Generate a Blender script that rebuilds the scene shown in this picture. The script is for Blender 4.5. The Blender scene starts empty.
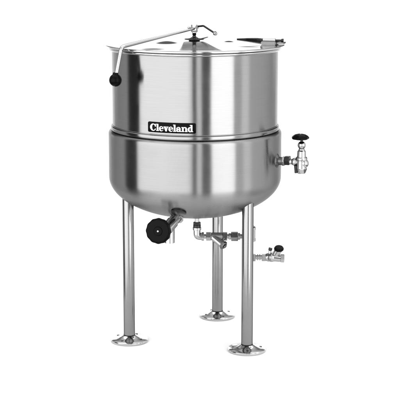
import bpy, bmesh, math, random
import numpy as np
from mathutils import Vector, Matrix

random.seed(4)
scene = bpy.context.scene
COL = scene.collection
R = math.radians
PI = math.pi

# ------------------------------------------------------------------ camera
CAM = Vector((0.0206, -5.76, 1.754))
TILT = R(11.4)
FPX = 1400.0                       # focal length in photo pixels (photo is 400 wide)
cam_d = bpy.data.cameras.new("camera")
cam = bpy.data.objects.new("camera", cam_d)
COL.objects.link(cam)
cam.location = CAM
cam.rotation_euler = (PI / 2 - TILT, 0, 0)
cam_d.sensor_width = 36
cam_d.lens = FPX / 400 * 36
cam_d.clip_start = 0.05
cam_d.clip_end = 200
scene.camera = cam


def P(px, py, Y):
    """measured photo position -> the real point at depth Y (metres)"""
    dx = (px - 200) / FPX
    dy = -(py - 200) / FPX
    d = Vector((dx, math.cos(TILT) + dy * math.sin(TILT), -math.sin(TILT) + dy * math.cos(TILT)))
    t = (Y - CAM.y) / d.y
    return CAM + d * t


# ------------------------------------------------------------------ materials
def new_mat(name):
    m = bpy.data.materials.new(name)
    m.use_nodes = True
    nt = m.node_tree
    return m, nt, nt.nodes["Principled BSDF"]


def N(nt, t, **kw):
    n = nt.nodes.new(t)
    for k, v in kw.items():
        setattr(n, k, v)
    return n


def steel(name, base, rough, aniso=0.0, brush=0.0, blotch=0.05, rot=0.0, edge=1.0, wave=0.0):
    """stainless steel: grain runs round the axis (cylindrical coordinates)"""
    m, nt, b = new_mat(name)
    L = nt.links.new
    b.inputs["Metallic"].default_value = 1.0
    b.inputs["Specular Tint"].default_value = (edge, edge, edge, 1)
    tc = N(nt, "ShaderNodeTexCoord")
    sep = N(nt, "ShaderNodeSeparateXYZ")
    L(tc.outputs["Object"], sep.inputs[0])
    ang = N(nt, "ShaderNodeMath", operation="ARCTAN2")
    L(sep.outputs["X"], ang.inputs[0])
    L(sep.outputs["Y"], ang.inputs[1])
    comb = N(nt, "ShaderNodeCombineXYZ")
    L(ang.outputs[0], comb.inputs[0])
    L(sep.outputs["Z"], comb.inputs[2])
    # fine grain : long round the body, thin along z
    mp = N(nt, "ShaderNodeMapping")
    mp.inputs["Scale"].default_value = (2.5, 1, 420)
    L(comb.outputs[0], mp.inputs[0])
    gr = N(nt, "ShaderNodeTexNoise")
    gr.inputs["Scale"].default_value = 1.0
    gr.inputs["Detail"].default_value = 4
    L(mp.outputs[0], gr.inputs["Vector"])
    # broad wear
    bl = N(nt, "ShaderNodeTexNoise")
    bl.inputs["Scale"].default_value = 9.0
    bl.inputs["Detail"].default_value = 5
    bl.inputs["Roughness"].default_value = 0.65
    L(tc.outputs["Object"], bl.inputs["Vector"])
    a1 = N(nt, "ShaderNodeMapRange")
    a1.inputs["To Min"].default_value = rough - blotch
    a1.inputs["To Max"].default_value = rough + blotch
    a1.inputs["From Min"].default_value = 0.3
    a1.inputs["From Max"].default_value = 0.7
    L(bl.outputs["Fac"], a1.inputs["Value"])
    L(a1.outputs[0], b.inputs["Roughness"])
    mix = N(nt, "ShaderNodeMix", data_type="RGBA")
    mix.inputs[6].default_value = (base * .935, base * .935, base * .935, 1)
    mix.inputs[7].default_value = (base * 1.06, base * 1.06, base * 1.06, 1)
    am = N(nt, "ShaderNodeMath", operation="ADD")
    am.inputs[1].default_value = 0
    mr = N(nt, "ShaderNodeMapRange")
    mr.inputs["From Min"].default_value = .3
    mr.inputs["From Max"].default_value = .7
    L(gr.outputs["Fac"], mr.inputs["Value"])
    am.operation = "MULTIPLY_ADD"
    am.inputs[1].default_value = .55
    L(mr.outputs[0], am.inputs[0])
    b2 = N(nt, "ShaderNodeMapRange")
    b2.inputs["From Min"].default_value = .3
    b2.inputs["From Max"].default_value = .7
    b2.inputs["To Max"].default_value = .45
    L(bl.outputs["Fac"], b2.inputs["Value"])
    L(b2.outputs[0], am.inputs[2])
    L(am.outputs[0], mix.inputs[0])
    L(mix.outputs[2], b.inputs["Base Color"])
    last = None
    if wave > 0:                                   # slow ripple of rolled sheet
        wm = N(nt, "ShaderNodeMapping")
        wm.inputs["Scale"].default_value = (7, 7, 3.2)
        L(tc.outputs["Object"], wm.inputs[0])
        wn = N(nt, "ShaderNodeTexNoise")
        wn.inputs["Scale"].default_value = 1.0
        wn.inputs["Detail"].default_value = 1
        L(wm.outputs[0], wn.inputs["Vector"])
        wb = N(nt, "ShaderNodeBump")
        wb.inputs["Strength"].default_value = 1
        wb.inputs["Distance"].default_value = wave
        L(wn.outputs["Fac"], wb.inputs["Height"])
        last = wb
    if brush > 0:
        bp = N(nt, "ShaderNodeBump")
        bp.inputs["Strength"].default_value = brush
        bp.inputs["Distance"].default_value = 0.0004
        L(gr.outputs["Fac"], bp.inputs["Height"])
        if last:
            L(last.outputs[0], bp.inputs["Normal"])
        last = bp
    if last:
        L(last.outputs[0], b.inputs["Normal"])
    if aniso > 0:
        b.inputs["Anisotropic"].default_value = aniso
        b.inputs["Anisotropic Rotation"].default_value = rot
        tg = N(nt, "ShaderNodeTangent", direction_type="RADIAL", axis="Z")
        L(tg.outputs[0], b.inputs["Tangent"])
    return m


M_BODY = steel("brushed_body_steel", .225, .20, aniso=.9, brush=.03, blotch=.03, rot=.25, edge=.6, wave=.0007)
M_JACKET = steel("brushed_jacket_steel", .25, .26, aniso=1.0, brush=0, blotch=.03, rot=.25, edge=.45, wave=.0007)
M_LID = steel("lid_steel", .455, .12, brush=.03, blotch=.03)
M_LEG = steel("leg_steel", .24, .15, brush=.04, blotch=.03, edge=.12)
M_CHROME = steel("polished_fitting_steel", .40, .13, blotch=.05, edge=.2)
M_FIT = steel("dull_fitting_steel", .36, .24, blotch=.08)
M_HINGE = steel("cast_hinge_steel", .17, .32, blotch=.12, edge=.3)
M_FOOT = steel("foot_steel", .50, .12, blotch=.04)
M_DARK = steel("dark_oiled_steel", .035, .3, blotch=.08)


def plastic(name, v, rough):
    m, nt, b = new_mat(name)
    b.inputs["Base Color"].default_value = (v, v, v, 1)
    tc = N(nt, "ShaderNodeTexCoord")
    no = N(nt, "ShaderNodeTexNoise")
    no.inputs["Scale"].default_value = 260
    nt.links.new(tc.outputs["Object"], no.inputs["Vector"])
    mr = N(nt, "ShaderNodeMapRange")
    mr.inputs["To Min"].default_value = rough - .08
    mr.inputs["To Max"].default_value = rough + .08
    nt.links.new(no.outputs["Fac"], mr.inputs["Value"])
    nt.links.new(mr.outputs[0], b.inputs["Roughness"])
    b.inputs["Specular IOR Level"].default_value = .5 if v > .5 else .05
    return m


M_BLACK = plastic("black_plastic", .002, .26)
M_PLATE = plastic("black_enamel", .002, .3)
M_WHITE = plastic("white_lettering", .85, .5)


def paper():
    m, nt, b = new_mat("white_paper")
    tc = N(nt, "ShaderNodeTexCoord")
    no = N(nt, "ShaderNodeTexNoise")
    no.inputs["Scale"].default_value = 14
    no.inputs["Detail"].default_value = 6
    nt.links.new(tc.outputs["Object"], no.inputs["Vector"])
    mx = N(nt, "ShaderNodeMix", data_type="RGBA")
    mx.inputs[6].default_value = (.84, .84, .84, 1)
    mx.inputs[7].default_value = (.88, .88, .88, 1)
    nt.links.new(no.outputs["Fac"], mx.inputs[0])
    nt.links.new(mx.outputs[2], b.inputs["Base Color"])
    b.inputs["Roughness"].default_value = .9
    b.inputs["Specular IOR Level"].default_value = .1
    return m


M_PAPER = paper()


# ------------------------------------------------------------------ mesh helpers
def link(name, bm, mat, parent=None, loc=(0, 0, 0), sharp=32, matrix=None):
    me = bpy.data.meshes.new(name)
    bmesh.ops.remove_doubles(bm, verts=bm.verts, dist=1e-6)
    bmesh.ops.recalc_face_normals(bm, faces=bm.faces)
    bm.to_mesh(me)
    bm.free()
    me.materials.append(mat)
    for p in me.polygons:
        p.use_smooth = True
    me.set_sharp_from_angle(angle=R(sharp))
    o = bpy.data.objects.new(name, me)
    COL.objects.link(o)
    if matrix is not None:
        o.matrix_local = matrix
    else:
        o.location = loc
    if parent is not None:
        o.parent = parent
    return o


def frame(origin, direction):
    """matrix whose +Z runs along direction"""
    z = Vector(direction).normalized()
    ref = Vector((0, 0, 1)) if abs(z.z) < .95 else Vector((0, 1, 0))
    x = ref.cross(z).normalized()
    y = z.cross(x)
    return Matrix(((x.x, y.x, z.x, origin[0]), (x.y, y.y, z.y, origin[1]), (x.z, y.z, z.z, origin[2]), (0, 0, 0, 1)))


def lathe(bm, prof, seg=48, mat=None, wave=None):
    """revolve (r, z) points about Z; r == 0 ends close on the axis"""
    mat = mat or Matrix.Identity(4)
    rings = []
    for r, z in prof:
        if r <= 1e-7:
            rings.append([bm.verts.new(mat @ Vector((0, 0, z)))])
        else:
            ring = []
            for i in range(seg):
                a = 2 * PI * i / seg
                k = 1.0 if wave is None else wave(a, r)
                ring.append(bm.verts.new(mat @ Vector((r * k * math.cos(a), r * k * math.sin(a), z))))
            rings.append(ring)
    for a, b in zip(rings, rings[1:]):
        if len(a) == 1 and len(b) == 1:
            continue
        for i in range(seg):
            j = (i + 1) % seg
            if len(a) == 1:
                bm.faces.new((a[0], b[i], b[j]))
            elif len(b) == 1:
                bm.faces.new((a[i], a[j], b[0]))
            else:
                bm.faces.new((a[i], a[j], b[j], b[i]))
    return bm


def cyl(bm, p0, p1, r0, r1=None, seg=32, bev=.0012):
    r1 = r0 if r1 is None else r1
    p0 = Vector(p0); p1 = Vector(p1)
    h = (p1 - p0).length
    bev = min(bev, h * .3, r0 * .4, r1 * .4)
    lathe(bm, [(0, 0), (r0 - bev, 0), (r0, bev), (r1, h - bev), (r1 - bev, h), (0, h)], seg, frame(p0, p1 - p0))


def hexnut(bm, p0, p1, r, bev=.0015):
    cyl(bm, p0, p1, r, seg=6, bev=bev)


def fillet(pts, rad, n=8):
    pts = [Vector(p) for p in pts]
    out = [pts[0]]
    for a, b, c in zip(pts, pts[1:], pts[2:]):
        u = (a - b).normalized(); v = (c - b).normalized()
        ang = u.angle(v)
        if ang > PI - .02:
            out.append(b); continue
        t = min(rad / math.tan(ang / 2), (a - b).length * .48, (c - b).length * .48)
        p, q = b + u * t, b + v * t
        for i in range(n + 1):
            s = i / n
            out.append((1 - s) ** 2 * p + 2 * s * (1 - s) * b + s * s * q)
    out.append(pts[-1])
    return out


def tube(bm, pts, rad, seg=20, caps=True):
    """round bar along a polyline; rad a number or one per point"""
    pts = [Vector(p) for p in pts]
    n = len(pts)
    rr = rad if isinstance(rad, (list, tuple)) else [rad] * n
    up = None
    rings = []
    for i, p in enumerate(pts):
        t = (pts[min(i + 1, n - 1)] - pts[max(i - 1, 0)]).normalized()
        if up is None:
            up = t.orthogonal().normalized()
        up = (up - t * up.dot(t)).normalized()
        w = t.cross(up)
        rings.append([bm.verts.new(p + (up * math.cos(2 * PI * k / seg) + w * math.sin(2 * PI * k / seg)) * rr[i]) for k in range(seg)])
    for a, b in zip(rings, rings[1:]):
        for k in range(seg):
            j = (k + 1) % seg
            bm.faces.new((a[k], a[j], b[j], b[k]))
    if caps:
        bm.faces.new(rings[0]); bm.faces.new(rings[-1][::-1])


def ball(bm, c, r, seg=32, squash=1.0, axis=(0, 0, 1)):
    n = seg // 2
    prof = [(r * math.sin(PI * i / n), -r * squash * math.cos(PI * i / n)) for i in range(n + 1)]
    prof[0] = (0, prof[0][1]); prof[-1] = (0, prof[-1][1])
    lathe(bm, prof, seg, frame(c, axis))


def box(bm, c, sx, sy, sz, rot=None, bev=.001):
    b2 = bmesh.new()
    bmesh.ops.create_cube(b2, size=1)
    for v in b2.verts:
        v.co = Vector((v.co.x * sx, v.co.y * sy, v.co.z * sz))
    bmesh.ops.bevel(b2, geom=list(b2.edges), offset=bev, segments=2, affect='EDGES')
    m = Matrix.Translation(Vector(c)) @ (rot or Matrix.Identity(4))
    vm = {v: bm.verts.new(m @ v.co) for v in b2.verts}
    for f in b2.faces:
        bm.faces.new([vm[v] for v in f.verts])
    b2.free()


# ------------------------------------------------------------------ the setting: white paper sweep
bm = bmesh.new()
prof = [(-1.2, 0.0), (-.5, 0), (0, 0), (.8, 0), (1.6, 0)]
cr = 1.4
yb = 3.2
for i in range(0, 25):
    a = PI / 2 * i / 24
    prof.append((yb - cr + cr * math.sin(a), cr - cr * math.cos(a)))
prof += [(yb, 1.5), (yb, 1.62)]
xs = [-1 + 2 * i / 12 for i in range(13)]
grid = [[bm.verts.new((x * (1.0 + .42 * max(0, y)), y, z)) for x in xs] for y, z in prof]
for a, b in zip(grid, grid[1:]):
    for i in range(12):
        bm.faces.new((a[i], a[i + 1], b[i + 1], b[i]))
floor = link("floor", bm, M_PAPER)
floor["kind"] = "structure"

# ------------------------------------------------------------------ the kettle
kettle = bpy.data.objects.new("steam_kettle", None)
kettle.empty_display_size = .3
COL.objects.link(kettle)
kettle["label"] = "large cylindrical stainless steel steam kettle with lid standing on three legs"
kettle["category"] = "kettle"

RU, RJ = .343, .3595
ZJ = .896           # top of the jacket
ZC, BOWL = .700, .171

# upper wall
bm = bmesh.new()
lathe(bm, [(RU - .004, .905)] + [(RU, .905 + (1.2255 - .905) * i / 24) for i in range(25)] + [(RU - .004, 1.2255)], 288)
body = link("kettle_body", bm, M_BODY, kettle)

# weld band between wall and jacket
bm = bmesh.new()
lathe(bm, [(RU - .004, .9195), (RU + .0008, .9195), (RU + .0022, .9182), (RU + .0022, .9168), (RU + .001, .9158),
           (RU + .0035, .9145), (RU + .0056, .9125), (RU + .0064, .909), (RU + .0064, .9015), (RU + .0054, .8988),
           (RU + .001, .8972), (RU - .004, .8972)], 288)
link("weld_band", bm, M_BODY, kettle)

# jacket with dished bottom
prof = [(RU - .004, ZJ - .0012), (RU + .003, ZJ - .0012)]
for i in range(9):
    a = PI / 2 * i / 8
    prof.append((RJ - .0125 + .0125 * math.sin(a), ZJ - .0165 + .0153 * math.cos(a)))
for i in range(1, 14):
    prof.append((RJ, ZJ - .0165 + (ZC - ZJ + .0165) * i / 14))
for i in range(61):
    a = PI / 2 * i / 60
    prof.append((RJ * math.cos(a) if i < 60 else 0, ZC - BOWL * math.sin(a)))
bm = bmesh.new()
lathe(bm, prof, 288)
jacket = link("jacket", bm, M_JACKET, kettle)

# rolled rim
bm = bmesh.new()
ZR = 1.2475
pr = [(RU - .01, ZR - .014)]
pr += [(RU - .001, ZR - .0215), (RU + .004, ZR - .0215), (RU + .010, ZR - .0205)]
for i in range(9):
    a = -PI / 2 + PI * i / 8
    pr.append((RU + .0135 + .0065 * math.cos(a), ZR - .014 + .0065 * math.sin(a)))
pr += [(RU + .003, ZR - .0075), (RU - .010, ZR - .0075)]
pr.append(pr[0])
lathe(bm, pr, 288)
rim = link("rim", bm, M_LID, kettle)

# lid: nearly flat pressed sheet with a turned down edge; ramp before the hub and low bumps added to give dark reflections
RL = .3735
ZA = ZR + .0125


def sm(t):
    t = max(0.0, min(1.0, t))
    return t * t * (3 - 2 * t)


def flat_hit(px, py, z):
    a = P(px, py, 0) - CAM
    return CAM + a * ((z - CAM.z) / a.z)


BUMPS = []
for px, py, rx, ry, hgt in ((166.5, 43.6, .062, .085, .0065), (229, 42.2, .030, .050, .0034), (152, 49.2, .075, .075, .0026), (250, 46.8, .085, .06, .0016)):
    q = flat_hit(px, py, ZR + .002)
    BUMPS.append((q.x, q.y + ry * .35, rx, ry, hgt))
RF = flat_hit(201.5, 51.2, ZR)       # front edge of the ramp
RB = flat_hit(201.0, 45.2, ZR)


def lid_h(x, y):
    r = math.hypot(x, y)
    h = .0016 + .0025 * sm((RL - r) / .30)
    for bx_, by_, rx, ry, hg in BUMPS:
        d = math.hypot((x - bx_) / rx, (y - by_) / ry)
        if d < 1:
            h += hg * .5 * (1 + math.cos(PI * d))
    v = (y - RF.y) / (RB.y - RF.y)             # 0 at the front edge, 1 at the hub side
    cx = RF.x + (HX0 - RF.x) * max(0, min(1, v))
    half = .088 - .036 * max(0, min(1, v))
    side = sm((half + .010 - abs(x - cx)) / .020)
    prof_ = v if v < 1 else 1 - sm((v - 1) / .6)
    if v > 0:
        h += .0100 * max(0, prof_) * side * sm((RL - .012 - r) / .02)
    return h


HX0 = P(194.3, 40, 0).x
bm = bmesh.new()
edge_p = [(RL - .012, -.006), (RL - .0015, -.0065), (RL, -.005), (RL, -.001), (RL - .0015, .0008)]
SEG = 320
rings = [[bm.verts.new((r * math.cos(2 * PI * k / SEG), r * math.sin(2 * PI * k / SEG), ZR + z)) for k in range(SEG)] for r, z in edge_p]
NR = 110
for i in range(NR):
    r = (RL - .006) * (1 - i / NR)
    rings.append([bm.verts.new((r * math.cos(2 * PI * k / SEG), r * math.sin(2 * PI * k / SEG), ZR + lid_h(r * math.cos(2 * PI * k / SEG), r * math.sin(2 * PI * k / SEG)))) for k in range(SEG)])
for a, b in zip(rings, rings[1:]):
    for k in range(SEG):
        j = (k + 1) % SEG
        bm.faces.new((a[k], a[j], b[j], b[k]))
bm.faces.new(rings[-1])
lid = link("lid", bm, M_LID, kettle, sharp=40)


def on_lid(px, py, lift):
    p = P(px, py, 0)
    d = p - CAM
    lo, hi = .9, 1.12
    for _ in range(50):
        m = (lo + hi) / 2
        q = CAM + d * m
        if q.z > ZR + lid_h(q.x, q.y):
            lo = m
        else:
            hi = m
    return CAM + d * hi + Vector((0, 0, lift))


# hub in the lid's middle: turned post, dark collar, clevis on top
HX, HY = P(194.3, 40, 0).x, 0.0
def hz(py): return P(194, py, HY).z
bm = bmesh.new()
lathe(bm, [(0, ZA - .002), (.024, ZA - .002), (.022, ZA + .003), (.040, ZA + .0045), (.041, ZA + .006), (.040, ZA + .0075), (.024, ZA + .009), (.0215, hz(40)), (.0195, hz(38.6)), (.014, hz(37.4)), (.0085, hz(36.8)), (.0075, hz(35.6)), (0, hz(35.6))], 40, Matrix.Translation((HX, HY, 0)))
link("hub", bm, M_DARK, lid)
bm = bmesh.new()
ball(bm, (HX, HY, hz(34)), .0085)
link("swivel_ball", bm, M_BLACK, lid)
bm = bmesh.new()
cyl(bm, (HX, HY, hz(33)), (HX, HY, hz(31)), .0095)
box(bm, (HX - .0105, HY, hz(28.4)), .0068, .024, .030)
box(bm, (HX + .0105, HY, hz(28.4)), .0068, .024, .030)
box(bm, (HX, HY, hz(31.2)), .0270, .0235, .0060)
link("clevis", bm, M_CHROME, lid)
bm = bmesh.new()
cyl(bm, (HX - .022, HY, hz(27.8)), (HX + .018, HY, hz(27.8)), .0038)
ball(bm, (HX - .0225, HY, hz(27.8)), .0058)
link("pivot_pin", bm, M_FIT, lid)
# long handle bar to the left, bent down outside the rim
h0 = Vector((HX, HY, hz(28.6)))
h1 = P(121.5, 46.8, -.265)
h2 = P(116.0, 76, -.285)
bm = bmesh.new()
pts = fillet([h0, h1, h2], .022, 12)
tube(bm, pts, [.0048 + .0030 * min(1, (p - h0).length / .22) for p in pts], 24)
link("handle_bar", bm, M_CHROME, lid)
bm = bmesh.new()
kb = P(115.4, 80.2, -.287)
ball(bm, kb, .0252, 40)
cyl(bm, kb + Vector((0, 0, .016)), kb + Vector((.001, 0, .030)), .0125, .0105)
link("knob", bm, M_BLACK, lid)
# short lever to the right
bm = bmesh.new()
l0 = Vector((HX + .008, HY, hz(26.6)))
l1 = P(203.5, 25.8, -.03)
l2 = P(214.5, 33.0, -.10)
tube(bm, fillet([l0, l1, l2], .02, 8), .0042, 16)
link("lever", bm, M_DARK, lid)
bm = bmesh.new()
ld = (l2 - l1).normalized()
hexnut(bm, l2 - ld * .001, l2 + ld * .011, .0088)
cyl(bm, l2 + ld * .011, l2 + ld * .016, .005)
link("lever_nut", bm, M_CHROME, lid)
bm = bmesh.new()
tube(bm, [Vector((HX + .008, HY, hz(40.6))), P(200.5, 39.2, -.02), P(208, 37.0, -.05)], [.0042, .0036, .0022], 12)  # thin tapered rod rising to the right of the hub
link("thin_rod", bm, M_FIT, lid)
# catch tab at the lid's back-left edge
bm = bmesh.new()
a0, a1 = P(120, 44.4, .10), P(130, 42.3, .16)
tube(bm, [a0, a1], .0035, 12)
link("catch", bm, M_DARK, lid)
# hinge at the back right: one strap running out from the lid to the bracket on the rim
bm = bmesh.new()
sp_ = [on_lid(237, 39.4, .002), on_lid(247, 40.0, .0035), on_lid(258, 41.0, .005), on_lid(267, 42.2, .0065), on_lid(275, 43.4, .008)]
tube(bm, fillet(sp_, .05, 5), [.0022 + .0055 * min(1, (p - sp_[0]).length / .10) for p in fillet(sp_, .05, 5)], 14)
link("hinge_strap", bm, M_DARK, lid)
hc = on_lid(270, 44.2, .007)
hrot = Matrix.Rotation(R(-14), 4, 'Z')
bm = bmesh.new()
box(bm, hc, .062, .075, .014, hrot, .003)
link("hinge", bm, M_HINGE, lid)
bm = bmesh.new()
box(bm, hc + Vector((.036, -.006, -.001)), .050, .050, .007, hrot, .002)
link("hinge_lug", bm, M_HINGE, lid)
ax = hrot @ Vector((1, 0, 0))
kn = hc + Vector((0, -.012, .010))
bm = bmesh.new()
cyl(bm, kn - ax * .030, kn + ax * .022, .0085)
link("hinge_barrel", bm, M_CHROME, lid)
bm = bmesh.new()
cyl(bm, kn + ax * .022, kn + ax * .050, .0045)
hexnut(bm, kn + ax * .046, kn + ax * .056, .0085)
link("hinge_bolt", bm, M_DARK, lid)
bm = bmesh.new()
ball(bm, kn - ax * .034, .0070)
link("hinge_pin", bm, M_DARK, lid)

# ------------------------------------------------------------------ legs
LR = .0235
for (x, y) in ((-.2775, -.076), (.2145, -.209), (.0985, .294)):
    rr = math.hypot(x, y)
    ztop = ZC - BOWL * math.sqrt(max(0, 1 - ((rr + .022) / RJ) ** 2)) + .006
    bm = bmesh.new()
    cyl(bm, (0, 0, .016), (0, 0, ztop), LR, seg=48)
    leg = link("leg", bm, M_LEG, kettle, (x, y, 0))
    bm = bmesh.new()
    fp = [(0, 0), (.0745, 0), (.078, .0018), (.0795, .005), (.0795, .0085), (.0775, .0115), (.073, .0135), (.062, .0158), (.048, .0185),
          (.036, .0222), (.0300, .026), (.0272, .0275), (.0252, .0272), (.0240, .024), (.0232, .02), (0, .02)]
    lathe(bm, fp, 72)
    link("foot_flange", bm, M_FOOT, leg)
    bm = bmesh.new()
    lathe(bm, [(.0218, .018), (.0245, .0265), (.0246, .029), (.0236, .0305), (.0222, .0305)], 48)
    link("collar", bm, M_DARK, leg)
    a0 = math.atan2(y, x)
    for k in range(4):
        a = a0 + PI / 4 + k * PI / 2
        bm = bmesh.new()
        c = Vector((.056 * math.cos(a), .056 * math.sin(a), .0155))
        cyl(bm, c, c + Vector((0, 0, .0028)), .0058, seg=20, bev=.0008)
        link("bolt", bm, M_DARK, leg)

# ------------------------------------------------------------------ nameplate
AC, AW = R(-15.7), R(33.1)          # centre and width as angles round the body, 0 = towards the camera
Z0, Z1 = .9265, .9675


def on_body(u, v, r):
    """u along the plate (0..1), v up (0..1)"""
    a = AC + (u - .5) * AW
    return Vector((r * math.sin(a), -r * math.cos(a), Z0 + v * (Z1 - Z0)))


bm = bmesh.new()
nu = 60
PL, PH = RU * AW, Z1 - Z0
cr_ = .004
layers = []
for r in (RU + .0002, RU + .0028, RU + .0034):
    row = []
    ins = .0007 if r > RU + .003 else 0
    for i in range(nu + 1):
        d = PL * i / nu
        e = min(d, PL - d)
        cut = 0 if e >= cr_ else cr_ - math.sqrt(max(0, cr_ ** 2 - (cr_ - e) ** 2))
        lo, hi = (cut + ins) / PH, 1 - (cut + ins) / PH
        uu = min(max(i / nu, ins / PL), 1 - ins / PL)
        row.append((bm.verts.new(on_body(uu, lo, r)), bm.verts.new(on_body(uu, hi, r))))
    layers.append(row)
for row in layers[-1:]:
    for i in range(nu):
        bm.faces.new((row[i][0], row[i + 1][0], row[i + 1][1], row[i][1]))
for A, B in zip(layers, layers[1:]):
    for i in range(nu):
        bm.faces.new((A[i][0], A[i + 1][0], B[i + 1][0], B[i][0]))
        bm.faces.new((A[i][1], A[i + 1][1], B[i + 1][1], B[i][1]))
    for i in (0, nu):
        bm.faces.new((A[i][0], A[i][1], B[i][1], B[i][0]))
plate = link("nameplate", bm, M_PLATE, kettle, sharp=50)

# lettering: heavy slab-serif letters, each from a small implicit drawing
def ell(x, y, cx, cy, rx, ry): return (np.sqrt(((x - cx) / rx) ** 2 + ((y - cy) / ry) ** 2) - 1) * min(rx, ry)
def bx(x, y, x0, x1, y0, y1): return np.maximum(np.maximum(x0 - x, x - x1), np.maximum(y0 - y, y - y1))
def seg_(x, y, ax, ay, bx_, by, w0, w1):
    dx, dy = bx_ - ax, by - ay
    t = np.clip(((x - ax) * dx + (y - ay) * dy) / (dx * dx + dy * dy), 0, 1)
    return np.abs((x - ax) - t * dx) - (w0 + (w1 - w0) * t)
U, S = np.minimum, lambda a, b: np.maximum(a, -b)
I = np.maximum
def g_C(x, y):
    f = S(ell(x, y, .46, .5, .46, .53), ell(x, y, .53, .5, .235, .43))
    f = S(f, bx(x, y, .60, 1.2, .30, .68))
    f = U(f, bx(x, y, .74, .87, .62, 1.0))
    return f
def g_l(x, y): return U(U(bx(x, y, .09, .31, 0, 1.03), bx(x, y, 0, .40, 0, .095)), bx(x, y, 0, .31, .935, 1.03))
def g_e(x, y):
    f = ell(x, y, .32, .345, .32, .37)
    f = S(f, I(ell(x, y, .34, .42, .125, .22), .42 - y))
    f = S(f, I(ell(x, y, .42, .345, .19, .27), y - .325))
    f = S(f, bx(x, y, .42, 1, .20, .325))
    return f
def g_v(x, y):
    f = U(seg_(x, y, .18, .70, .36, 0, .125, .09), seg_(x, y, .55, .70, .38, 0, .055, .06))
    f = I(f, bx(x, y, -1, 2, 0, .70))
    return U(f, U(bx(x, y, 0, .40, .61, .70), bx(x, y, .44, .70, .61, .70)))
def g_a(x, y):
    f = I(S(ell(x, y, .31, .42, .28, .295), ell(x, y, .26, .42, .115, .20)), .40 - y)
    f = U(f, bx(x, y, .375, .59, 0, .44))
    f = U(f, S(ell(x, y, .235, .205, .235, .22), ell(x, y, .30, .20, .085, .115)))
    f = U(f, bx(x, y, .375, .70, 0, .09))
    return U(f, ell(x, y, .115, .505, .10, .095))
def g_n(x, y):
    f = U(bx(x, y, .08, .30, 0, .70), U(bx(x, y, 0, .38, 0, .09), bx(x, y, 0, .30, .61, .70)))
    f = U(f, I(S(ell(x, y, .47, .42, .27, .295), ell(x, y, .41, .40, .115, .20)), .40 - y))
    return U(f, U(bx(x, y, .525, .74, 0, .43), bx(x, y, .45, .82, 0, .09)))
def g_d(x, y):
    f = S(ell(x, y, .30, .345, .30, .37), ell(x, y, .36, .345, .125, .26))
    return U(U(f, bx(x, y, .40, .62, 0, 1.03)), U(bx(x, y, .28, .62, .935, 1.03), bx(x, y, .40, .72, 0, .09)))


glyphs = [(g_C, .93), (g_l, .41), (g_e, .65), (g_v, .69), (g_e, .65), (g_l, .41), (g_a, .70), (g_n, .83), (g_d, .73)]
TOTAL = sum(a for _, a in glyphs)
U0, U1, V0, V1 = .055, .945, .165, .835
bm = bmesh.new()
pen = 0.0
h = .02
for g, adv in glyphs:
    gx = np.arange(-.06, adv + .10, h)
    gy = np.arange(-.08, 1.12, h)
    X, Yg = np.meshgrid(gx, gy)
    F = g(X, Yg)
    cache = {}

    def vert(px, py, r):
        k = (round(px, 5), round(py, 5), r)
        if k not in cache:
            u = U0 + (pen + px) / TOTAL * (U1 - U0)
            v = V0 + py * (V1 - V0) / 1.03
            cache[k] = bm.verts.new(on_body(u, v, r))
        return cache[k]

    rt, rb = RU + .0041, RU + .0033
    for j in range(len(gy) - 1):
        for i in range(len(gx) - 1):
            cs = [(gx[i], gy[j], F[j, i]), (gx[i + 1], gy[j], F[j, i + 1]), (gx[i + 1], gy[j + 1], F[j + 1, i + 1]), (gx[i], gy[j + 1], F[j + 1, i])]
            poly, cuts = [], []
            for k in range(4):
                a, b = cs[k], cs[(k + 1) % 4]
                if a[2] < 0:
                    poly.append((a[0], a[1]))
                if (a[2] < 0) != (b[2] < 0):
                    t = a[2] / (a[2] - b[2])
                    t = min(max(t, .02), .98)
                    q = (a[0] + t * (b[0] - a[0]), a[1] + t * (b[1] - a[1]))
                    poly.append(q); cuts.append(q)
            if len(poly) >= 3:
                vs = []
                for q in poly:
                    vq = vert(q[0], q[1], rt)
                    if vq not in vs:
                        vs.append(vq)
                if len(vs) >= 3 and bm.faces.get(vs) is None:
                    bm.faces.new(vs)
            if len(cuts) == 2:
                try:
                    bm.faces.new((vert(*cuts[0], rt), vert(*cuts[1], rt), vert(*cuts[1], rb), vert(*cuts[0], rb)))
                except ValueError:
                    pass
    pen += adv
link("lettering", bm, M_WHITE, plate, sharp=50)

# ------------------------------------------------------------------ draw-off valve at the front
A = P(183, 209.5, -.185)
B = P(169.0, 226.5, -.265)
K = P(158.6, 231.0, -.345)
ab = (B - A).normalized()
bm = bmesh.new()
cyl(bm, A - ab * .02, B + ab * .012, .0215, seg=40)
cyl(bm, B - ab * .03, B + ab * .018, .0245, seg=40)
valve = link("draw_off_valve", bm, M_CHROME, kettle)
bm = bmesh.new()
c0 = A + ab * .046
lathe(bm, [(.0215, 0), (.0285, 0), (.0300, .0015), (.0300, .0065), (.0285, .008), (.0215, .008)], 48, frame(c0, ab))
link("collar", bm, M_FIT, valve)
bm = bmesh.new()
gd = P(178.6, 211.8, 0) - CAM
lo, hi = .85, 1.0
best = None
for i in range(4000):
    q = CAM + gd * (.85 + .15 * i / 4000)
    if (q.x ** 2 + q.y ** 2) / RJ ** 2 + ((q.z - ZC) / BOWL) ** 2 < 1:
        best = q
        break
gn = Vector((best.x / RJ ** 2, best.y / RJ ** 2, (best.z - ZC) / BOWL ** 2)).normalized()
c0 = best - gn * .006
lathe(bm, [(0, 0), (.029, 0), (.0315, .0015), (.0315, .011), (.029, .0125), (0, .0125)], 48, frame(c0, gn))
link("flange", bm, M_DARK, valve)
bm = bmesh.new()
S0, S1 = P(169.6, 227, -.262), P(169.6, 242.6, -.262)
S0 = Vector((S1.x, S1.y, S0.z))
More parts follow.
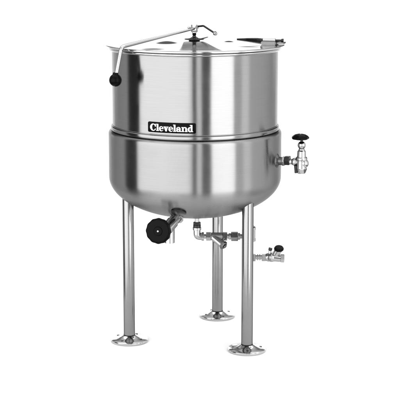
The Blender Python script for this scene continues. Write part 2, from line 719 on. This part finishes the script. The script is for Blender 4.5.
hh = S0.z - S1.z
lathe(bm, [(.0165, 0), (.0200, 0), (.0208, .001), (.0208, hh), (.0165, hh)], 40, frame(S1, (0, 0, 1)))
lathe(bm, [(.0165, 0), (.0165, hh)], 40, frame(S1, (0, 0, 1)))
link("spout", bm, M_CHROME, valve)
kax = Vector((-.22, -.96, .12)).normalized()
bm = bmesh.new()
cyl(bm, B, K, .0105)
link("stem", bm, M_CHROME, valve)
bm = bmesh.new()
RK = .0515
def lobes(a, r):
    return 1 + (.016 * math.cos(12 * a) if r > .03 else 0)
lathe(bm, [(0, -.012), (.022, -.012), (.040, -.010), (RK - .002, -.006), (RK, 0), (RK - .001, .005), (RK - .005, .0085), (RK - .011, .0100), (.030, .0088), (.0185, .0092), (.0165, .0125), (0, .0125)], 108, frame(K, kax), wave=lobes)
wheel = link("handwheel", bm, M_BLACK, valve)
bm = bmesh.new()
c0 = K + kax * .0125
lathe(bm, [(0, 0), (.0040, 0), (.0040, .0012), (.003, .0024), (0, .0028)], 24, frame(c0, kax))
link("screw", bm, M_FIT, valve)

# ------------------------------------------------------------------ strainer line under the bowl
YP = -.06
e0 = P(197.0, 214, YP)
e1 = P(197.0, 236.4, YP)
xr = P(251, 236.4, YP)
zl = e1.z
e0 = Vector((e1.x, YP, ZC - BOWL + .02))
def X(px): return P(px, 236.4, YP).x
def L_(px): return Vector((X(px), YP, zl))
bm = bmesh.new()
cyl(bm, e0, Vector((e1.x, YP, zl + .03)), .0095)
tube(bm, [L_(199), L_(250)], .0100, 24)
line = link("strainer_pipe", bm, M_FIT, kettle)
bm = bmesh.new()
hexnut(bm, Vector((e1.x, YP, P(197, 225.0, YP).z)), Vector((e1.x, YP, P(197, 221.8, YP).z)), .0155)
link("nut", bm, M_DARK, line)
bm = bmesh.new()
ptz = P(197, 229.5, YP).z
tube(bm, fillet([Vector((e1.x, YP, ptz)), e1, L_(203)], .02, 10), .0148, 28)
cyl(bm, Vector((e1.x, YP, ptz - .002)), Vector((e1.x, YP, ptz + .010)), .0180)
cyl(bm, L_(201.5), L_(204), .0180)
link("elbow", bm, M_CHROME, line)
bm = bmesh.new()
cyl(bm, Vector((e1.x, YP, ptz + .010)), Vector((e1.x, YP, ptz + .021)), .0165)
link("collar", bm, M_DARK, line)
bm = bmesh.new()
hexnut(bm, L_(206), L_(211), .0190)
cyl(bm, L_(211), L_(222.5), .0165)
hexnut(bm, L_(222.5), L_(227.3), .0190)
d0, d1 = P(212.5, 236.5, YP), P(222.5, 244.4, YP - .03)
cyl(bm, d0, d1, .0150, .0155)
strn = link("strainer", bm, M_CHROME, line)
bm = bmesh.new()
dd = (d1 - d0).normalized()
hexnut(bm, d1 - dd * .001, d1 + dd * .012, .0185)
cyl(bm, d1 + dd * .012, d1 + dd * .018, .008)
link("strainer_cap", bm, M_HINGE, line)
bm = bmesh.new()
cyl(bm, L_(228.5), L_(231), .0135)
hexnut(bm, L_(231), L_(238), .0205)
cyl(bm, L_(238), L_(240.2), .0145)
link("union", bm, M_CHROME, line)
# tee behind the right leg, pipe down to the drain valve
bm = bmesh.new()
tx = X(250.6)
zt0, zt1 = P(250, 241, YP).z, P(250, 227, YP).z
cyl(bm, (tx, YP, zt0), (tx, YP, zt1), .0205)
cyl(bm, (tx, YP, zt0 + .0), (tx, YP, zt0 + .012), .0222)
cyl(bm, (tx, YP, zt1 - .012), (tx, YP, zt1), .0222)
cyl(bm, (tx, YP, zt1 - .001), (tx, YP, zt1 + .006), .015)
link("tee", bm, M_FIT, line)
zd = P(250, 257.3, YP).z
bm = bmesh.new()
tx2 = X(248)
tube(bm, fillet([Vector((tx2, YP, zt0 + .01)), Vector((tx2, YP, zd)), Vector((X(262), YP, zd))], .02, 8), .0095, 20)
drain = link("drain_pipe", bm, M_FIT, kettle)
def D(px, dz=0, dy=0): return Vector((P(px, 257.3, YP).x, YP + dy, zd + dz))
bm = bmesh.new()
hexnut(bm, D(252.2), D(255.6), .0175)
cyl(bm, D(257), D(258.2), .0135); cyl(bm, D(259.2), D(260.4), .0135)
hexnut(bm, D(261.6), D(265.8), .0170)
link("nut", bm, M_FIT, drain)
bm = bmesh.new()
cyl(bm, D(265.5), D(269), .0150, .0185)
ball(bm, D(271.5), .0195)
cyl(bm, D(273), D(280.5, -.004), .0172, .0150)
hexnut(bm, D(280.3, -.004), D(284.3, -.005), .0180)
vb0, vb1 = D(274.5, .006), D(278.6, .036, -.012)
cyl(bm, vb0, vb1, .0135, .0150)
dv = link("drain_valve", bm, M_CHROME, kettle)
bm = bmesh.new()
vd = (vb1 - vb0).normalized()
vd2 = (vd + Vector((-.45, 0, .1))).normalized()
lathe(bm, [(0, 0), (.019, 0), (.0205, .002), (.0205, .007), (.017, .012), (0, .0135)], 32, frame(vb1, vd2))
link("cap", bm, M_BLACK, dv)
bm = bmesh.new()
cyl(bm, D(269.4, .010), D(269.9, .030), .0062)
link("stub", bm, M_CHROME, dv)
bm = bmesh.new()
cyl(bm, D(269.9, .030), D(270.6, .041), .0080)
link("stub_cap", bm, M_DARK, dv)

# ------------------------------------------------------------------ globe valve on the jacket's right side
al = R(69)
rad = Vector((math.sin(al), -math.cos(al), 0))
zv = .782
def G(r, dz=0): return rad * r + Vector((0, 0, zv + dz))
bm = bmesh.new()
cyl(bm, G(RJ - .01), G(RJ + .022), .0165)
lathe(bm, [(.0, 0), (.030, 0), (.0305, .003), (.024, .008), (.0165, .012)], 40, frame(G(RJ - .004), rad))
boss = link("steam_valve", bm, M_HINGE, kettle)
RV = P(301.5, 158, -.165)
rv = (RV.x) / rad.x
bm = bmesh.new()
cyl(bm, G(RJ + .02), G(rv), .0115)
ball(bm, G(rv - .028), .0165)
cyl(bm, G(rv, -.032), G(rv, .050), .0215, .0170, seg=40, bev=.004)
cyl(bm, G(rv, -.046), G(rv, -.024), .0175, .0235, seg=40, bev=.003)
cyl(bm, G(rv, .008), G(rv, .022), .0235, seg=40, bev=.003)
ball(bm, G(rv, -.004) + rad * .012, .0185)
link("valve_body", bm, M_CHROME, boss)
bm = bmesh.new()
hexnut(bm, G(RJ + .022), G(RJ + .034), .0205)
link("union_nut", bm, M_CHROME, boss)
bm = bmesh.new()
hexnut(bm, G(RJ + .034, .004), G(RJ + .054, .004), .0205)
link("lock_nut", bm, M_DARK, boss)
bm = bmesh.new()
sx = G(rv - .026, 0)
cyl(bm, sx + Vector((0, -.012, -.012)), sx + Vector((.003, -.012, -.044)), .0062)
link("bleed_screw", bm, M_DARK, boss)
bm = bmesh.new()
cyl(bm, G(rv, .048), G(rv, .056), .0125)
ball(bm, G(rv, .070), .0165)
link("bonnet", bm, M_CHROME, boss)
bm = bmesh.new()
cyl(bm, G(rv, .082), G(rv, .098), .0058)
link("stem", bm, M_DARK, boss)
bm = bmesh.new()
RW = .0355
lathe(bm, [(0, 0), (.018, 0), (RW - .003, .002), (RW, .005), (RW - .001, .0095), (RW - .006, .0150), (RW - .014, .0200), (.010, .0225), (0, .0232)], 84,
      frame(G(rv, .094) - Vector((.006, 0, 0)), (0, -.04, 1)), wave=lambda a, r: 1 + (.035 * math.cos(7 * a) if r > .025 else 0))
link("handwheel", bm, M_BLACK, boss)
bm = bmesh.new()
cyl(bm, G(rv, .1160) - Vector((.006, 0, 0)), G(rv, .1182) - Vector((.006, 0, 0)), .006)
link("screw", bm, M_CHROME, boss)

# ------------------------------------------------------------------ studio light
world = bpy.data.worlds.new("World")
scene.world = world
world.use_nodes = True
nt = world.node_tree
bg = nt.nodes["Background"]
tc = N(nt, "ShaderNodeTexCoord")
sp = N(nt, "ShaderNodeSeparateXYZ")
nt.links.new(tc.outputs["Generated"], sp.inputs[0])
neg = N(nt, "ShaderNodeMath", operation="MULTIPLY"); neg.inputs[1].default_value = -1
nt.links.new(sp.outputs["Y"], neg.inputs[0])
at = N(nt, "ShaderNodeMath", operation="ARCTAN2")
nt.links.new(sp.outputs["X"], at.inputs[0]); nt.links.new(neg.outputs[0], at.inputs[1])
mr = N(nt, "ShaderNodeMapRange")
mr.inputs["From Min"].default_value = -PI; mr.inputs["From Max"].default_value = PI
nt.links.new(at.outputs[0], mr.inputs["Value"])
ramp = N(nt, "ShaderNodeValToRGB")
nt.links.new(mr.outputs[0], ramp.inputs[0])
# room tones by bearing from the kettle (0 = behind the photographer, + = right)
tones = [(-180, .62), (-140, .55), (-108, .60), (-102, .05), (-82, .04), (-79, 1.25), (-9, 1.25), (-3, .22), (1.5, .20), (3.2, 1.6), (8, 1.6), (10, .20), (20, .20),
         (23, 2.0), (52, 2.0), (54.5, .95), (65, .95), (69, 1.5), (77, 1.5), (82, .95), (110, .85), (140, .6), (165, .40), (180, .5)]
el = ramp.color_ramp.elements
for i, (az, v) in enumerate(tones):
    p = (az + 180) / 360
    e = el[i] if i < 2 else el.new(p)
    e.position = p
    e.color = (v, v, v, 1)
up = N(nt, "ShaderNodeMapRange", interpolation_type="SMOOTHSTEP")
up.inputs["From Min"].default_value = .55; up.inputs["From Max"].default_value = .9
nt.links.new(sp.outputs["Z"], up.inputs["Value"])
mx = N(nt, "ShaderNodeMix", data_type="RGBA")
nt.links.new(up.outputs[0], mx.inputs[0])
nt.links.new(ramp.outputs[0], mx.inputs[6])
mx.inputs[7].default_value = (.5, .5, .5, 1)
dn = N(nt, "ShaderNodeMapRange", interpolation_type="SMOOTHSTEP")
dn.inputs["From Min"].default_value = -.30; dn.inputs["From Max"].default_value = -.62
nt.links.new(sp.outputs["Z"], dn.inputs["Value"])
mx2 = N(nt, "ShaderNodeMix", data_type="RGBA")
nt.links.new(dn.outputs[0], mx2.inputs[0])
nt.links.new(mx.outputs[2], mx2.inputs[6])
mx2.inputs[7].default_value = (.2, .2, .2, 1)
# behind the kettle: an added bright band up to about 7 degrees, dark above it, for the lid to mirror
absx = N(nt, "ShaderNodeMath", operation="ABSOLUTE"); nt.links.new(at.outputs[0], absx.inputs[0])
back = N(nt, "ShaderNodeMapRange", interpolation_type="SMOOTHSTEP")
back.inputs["From Min"].default_value = R(128); back.inputs["From Max"].default_value = R(142)
nt.links.new(absx.outputs[0], back.inputs["Value"])
back_band = N(nt, "ShaderNodeValToRGB")
wz = N(nt, "ShaderNodeMapRange")
wz.inputs["From Min"].default_value = -.2; wz.inputs["From Max"].default_value = .8
nt.links.new(sp.outputs["Z"], wz.inputs["Value"])
nt.links.new(wz.outputs[0], back_band.inputs[0])
we = back_band.color_ramp.elements
for i, (zz, v) in enumerate([(-.12, .45), (-.09, 1.3), (.135, 1.3), (.175, .10), (.50, .10), (.62, .5)]):
    e = we[i] if i < 2 else we.new((zz + .2))
    e.position = zz + .2
    e.color = (v, v, v, 1)
onlyup = N(nt, "ShaderNodeMapRange")
onlyup.inputs["From Min"].default_value = -.12; onlyup.inputs["From Max"].default_value = -.09
nt.links.new(sp.outputs["Z"], onlyup.inputs["Value"])
bk = N(nt, "ShaderNodeMath", operation="MULTIPLY")
nt.links.new(back.outputs[0], bk.inputs[0]); nt.links.new(onlyup.outputs[0], bk.inputs[1])
mx3 = N(nt, "ShaderNodeMix", data_type="RGBA")
nt.links.new(bk.outputs[0], mx3.inputs[0])
nt.links.new(mx2.outputs[2], mx3.inputs[6])
nt.links.new(back_band.outputs[0], mx3.inputs[7])
nt.links.new(mx3.outputs[2], bg.inputs["Color"])
bg.inputs["Strength"].default_value = 1.5


def softbox(name, loc, target, sx, sy, radiance):
    d = bpy.data.lights.new(name, "AREA")
    d.shape = "RECTANGLE"
    d.size, d.size_y = sx, sy
    d.energy = radiance * PI * sx * sy
    o = bpy.data.objects.new(name, d)
    COL.objects.link(o)
    o.location = loc
    dv_ = (Vector(target) - Vector(loc)).normalized()
    o.rotation_euler = dv_.to_track_quat('-Z', 'Y').to_euler()
    return o


def box_by_bearing(name, a0, a1, dist, h, z, rad_):
    mid, half = R((a0 + a1) / 2), R((a1 - a0) / 2)
    w = 2 * dist * math.tan(half)
    softbox(name, (dist * math.sin(mid), -dist * math.cos(mid), z), (0, 0, z), w, h, rad_)


box_by_bearing("softbox_wide", -80, -3, 5.0, 4.6, 1.3, 1.75)
box_by_bearing("softbox_strip", 22, 53, 5.0, 4.6, 1.3, 1.7)
softbox("softbox_overhead", (0, .7, 4.6), (0, .7, 0), 6, 6, 1.65)

# ------------------------------------------------------------------ render
vs = scene.view_settings
scene.display_settings.display_device = "sRGB"
vs.view_transform = "Standard"
vs.look = "None"
vs.exposure = 0
vs.gamma = 1
scene.cycles.max_bounces = 8
scene.cycles.use_denoising = True
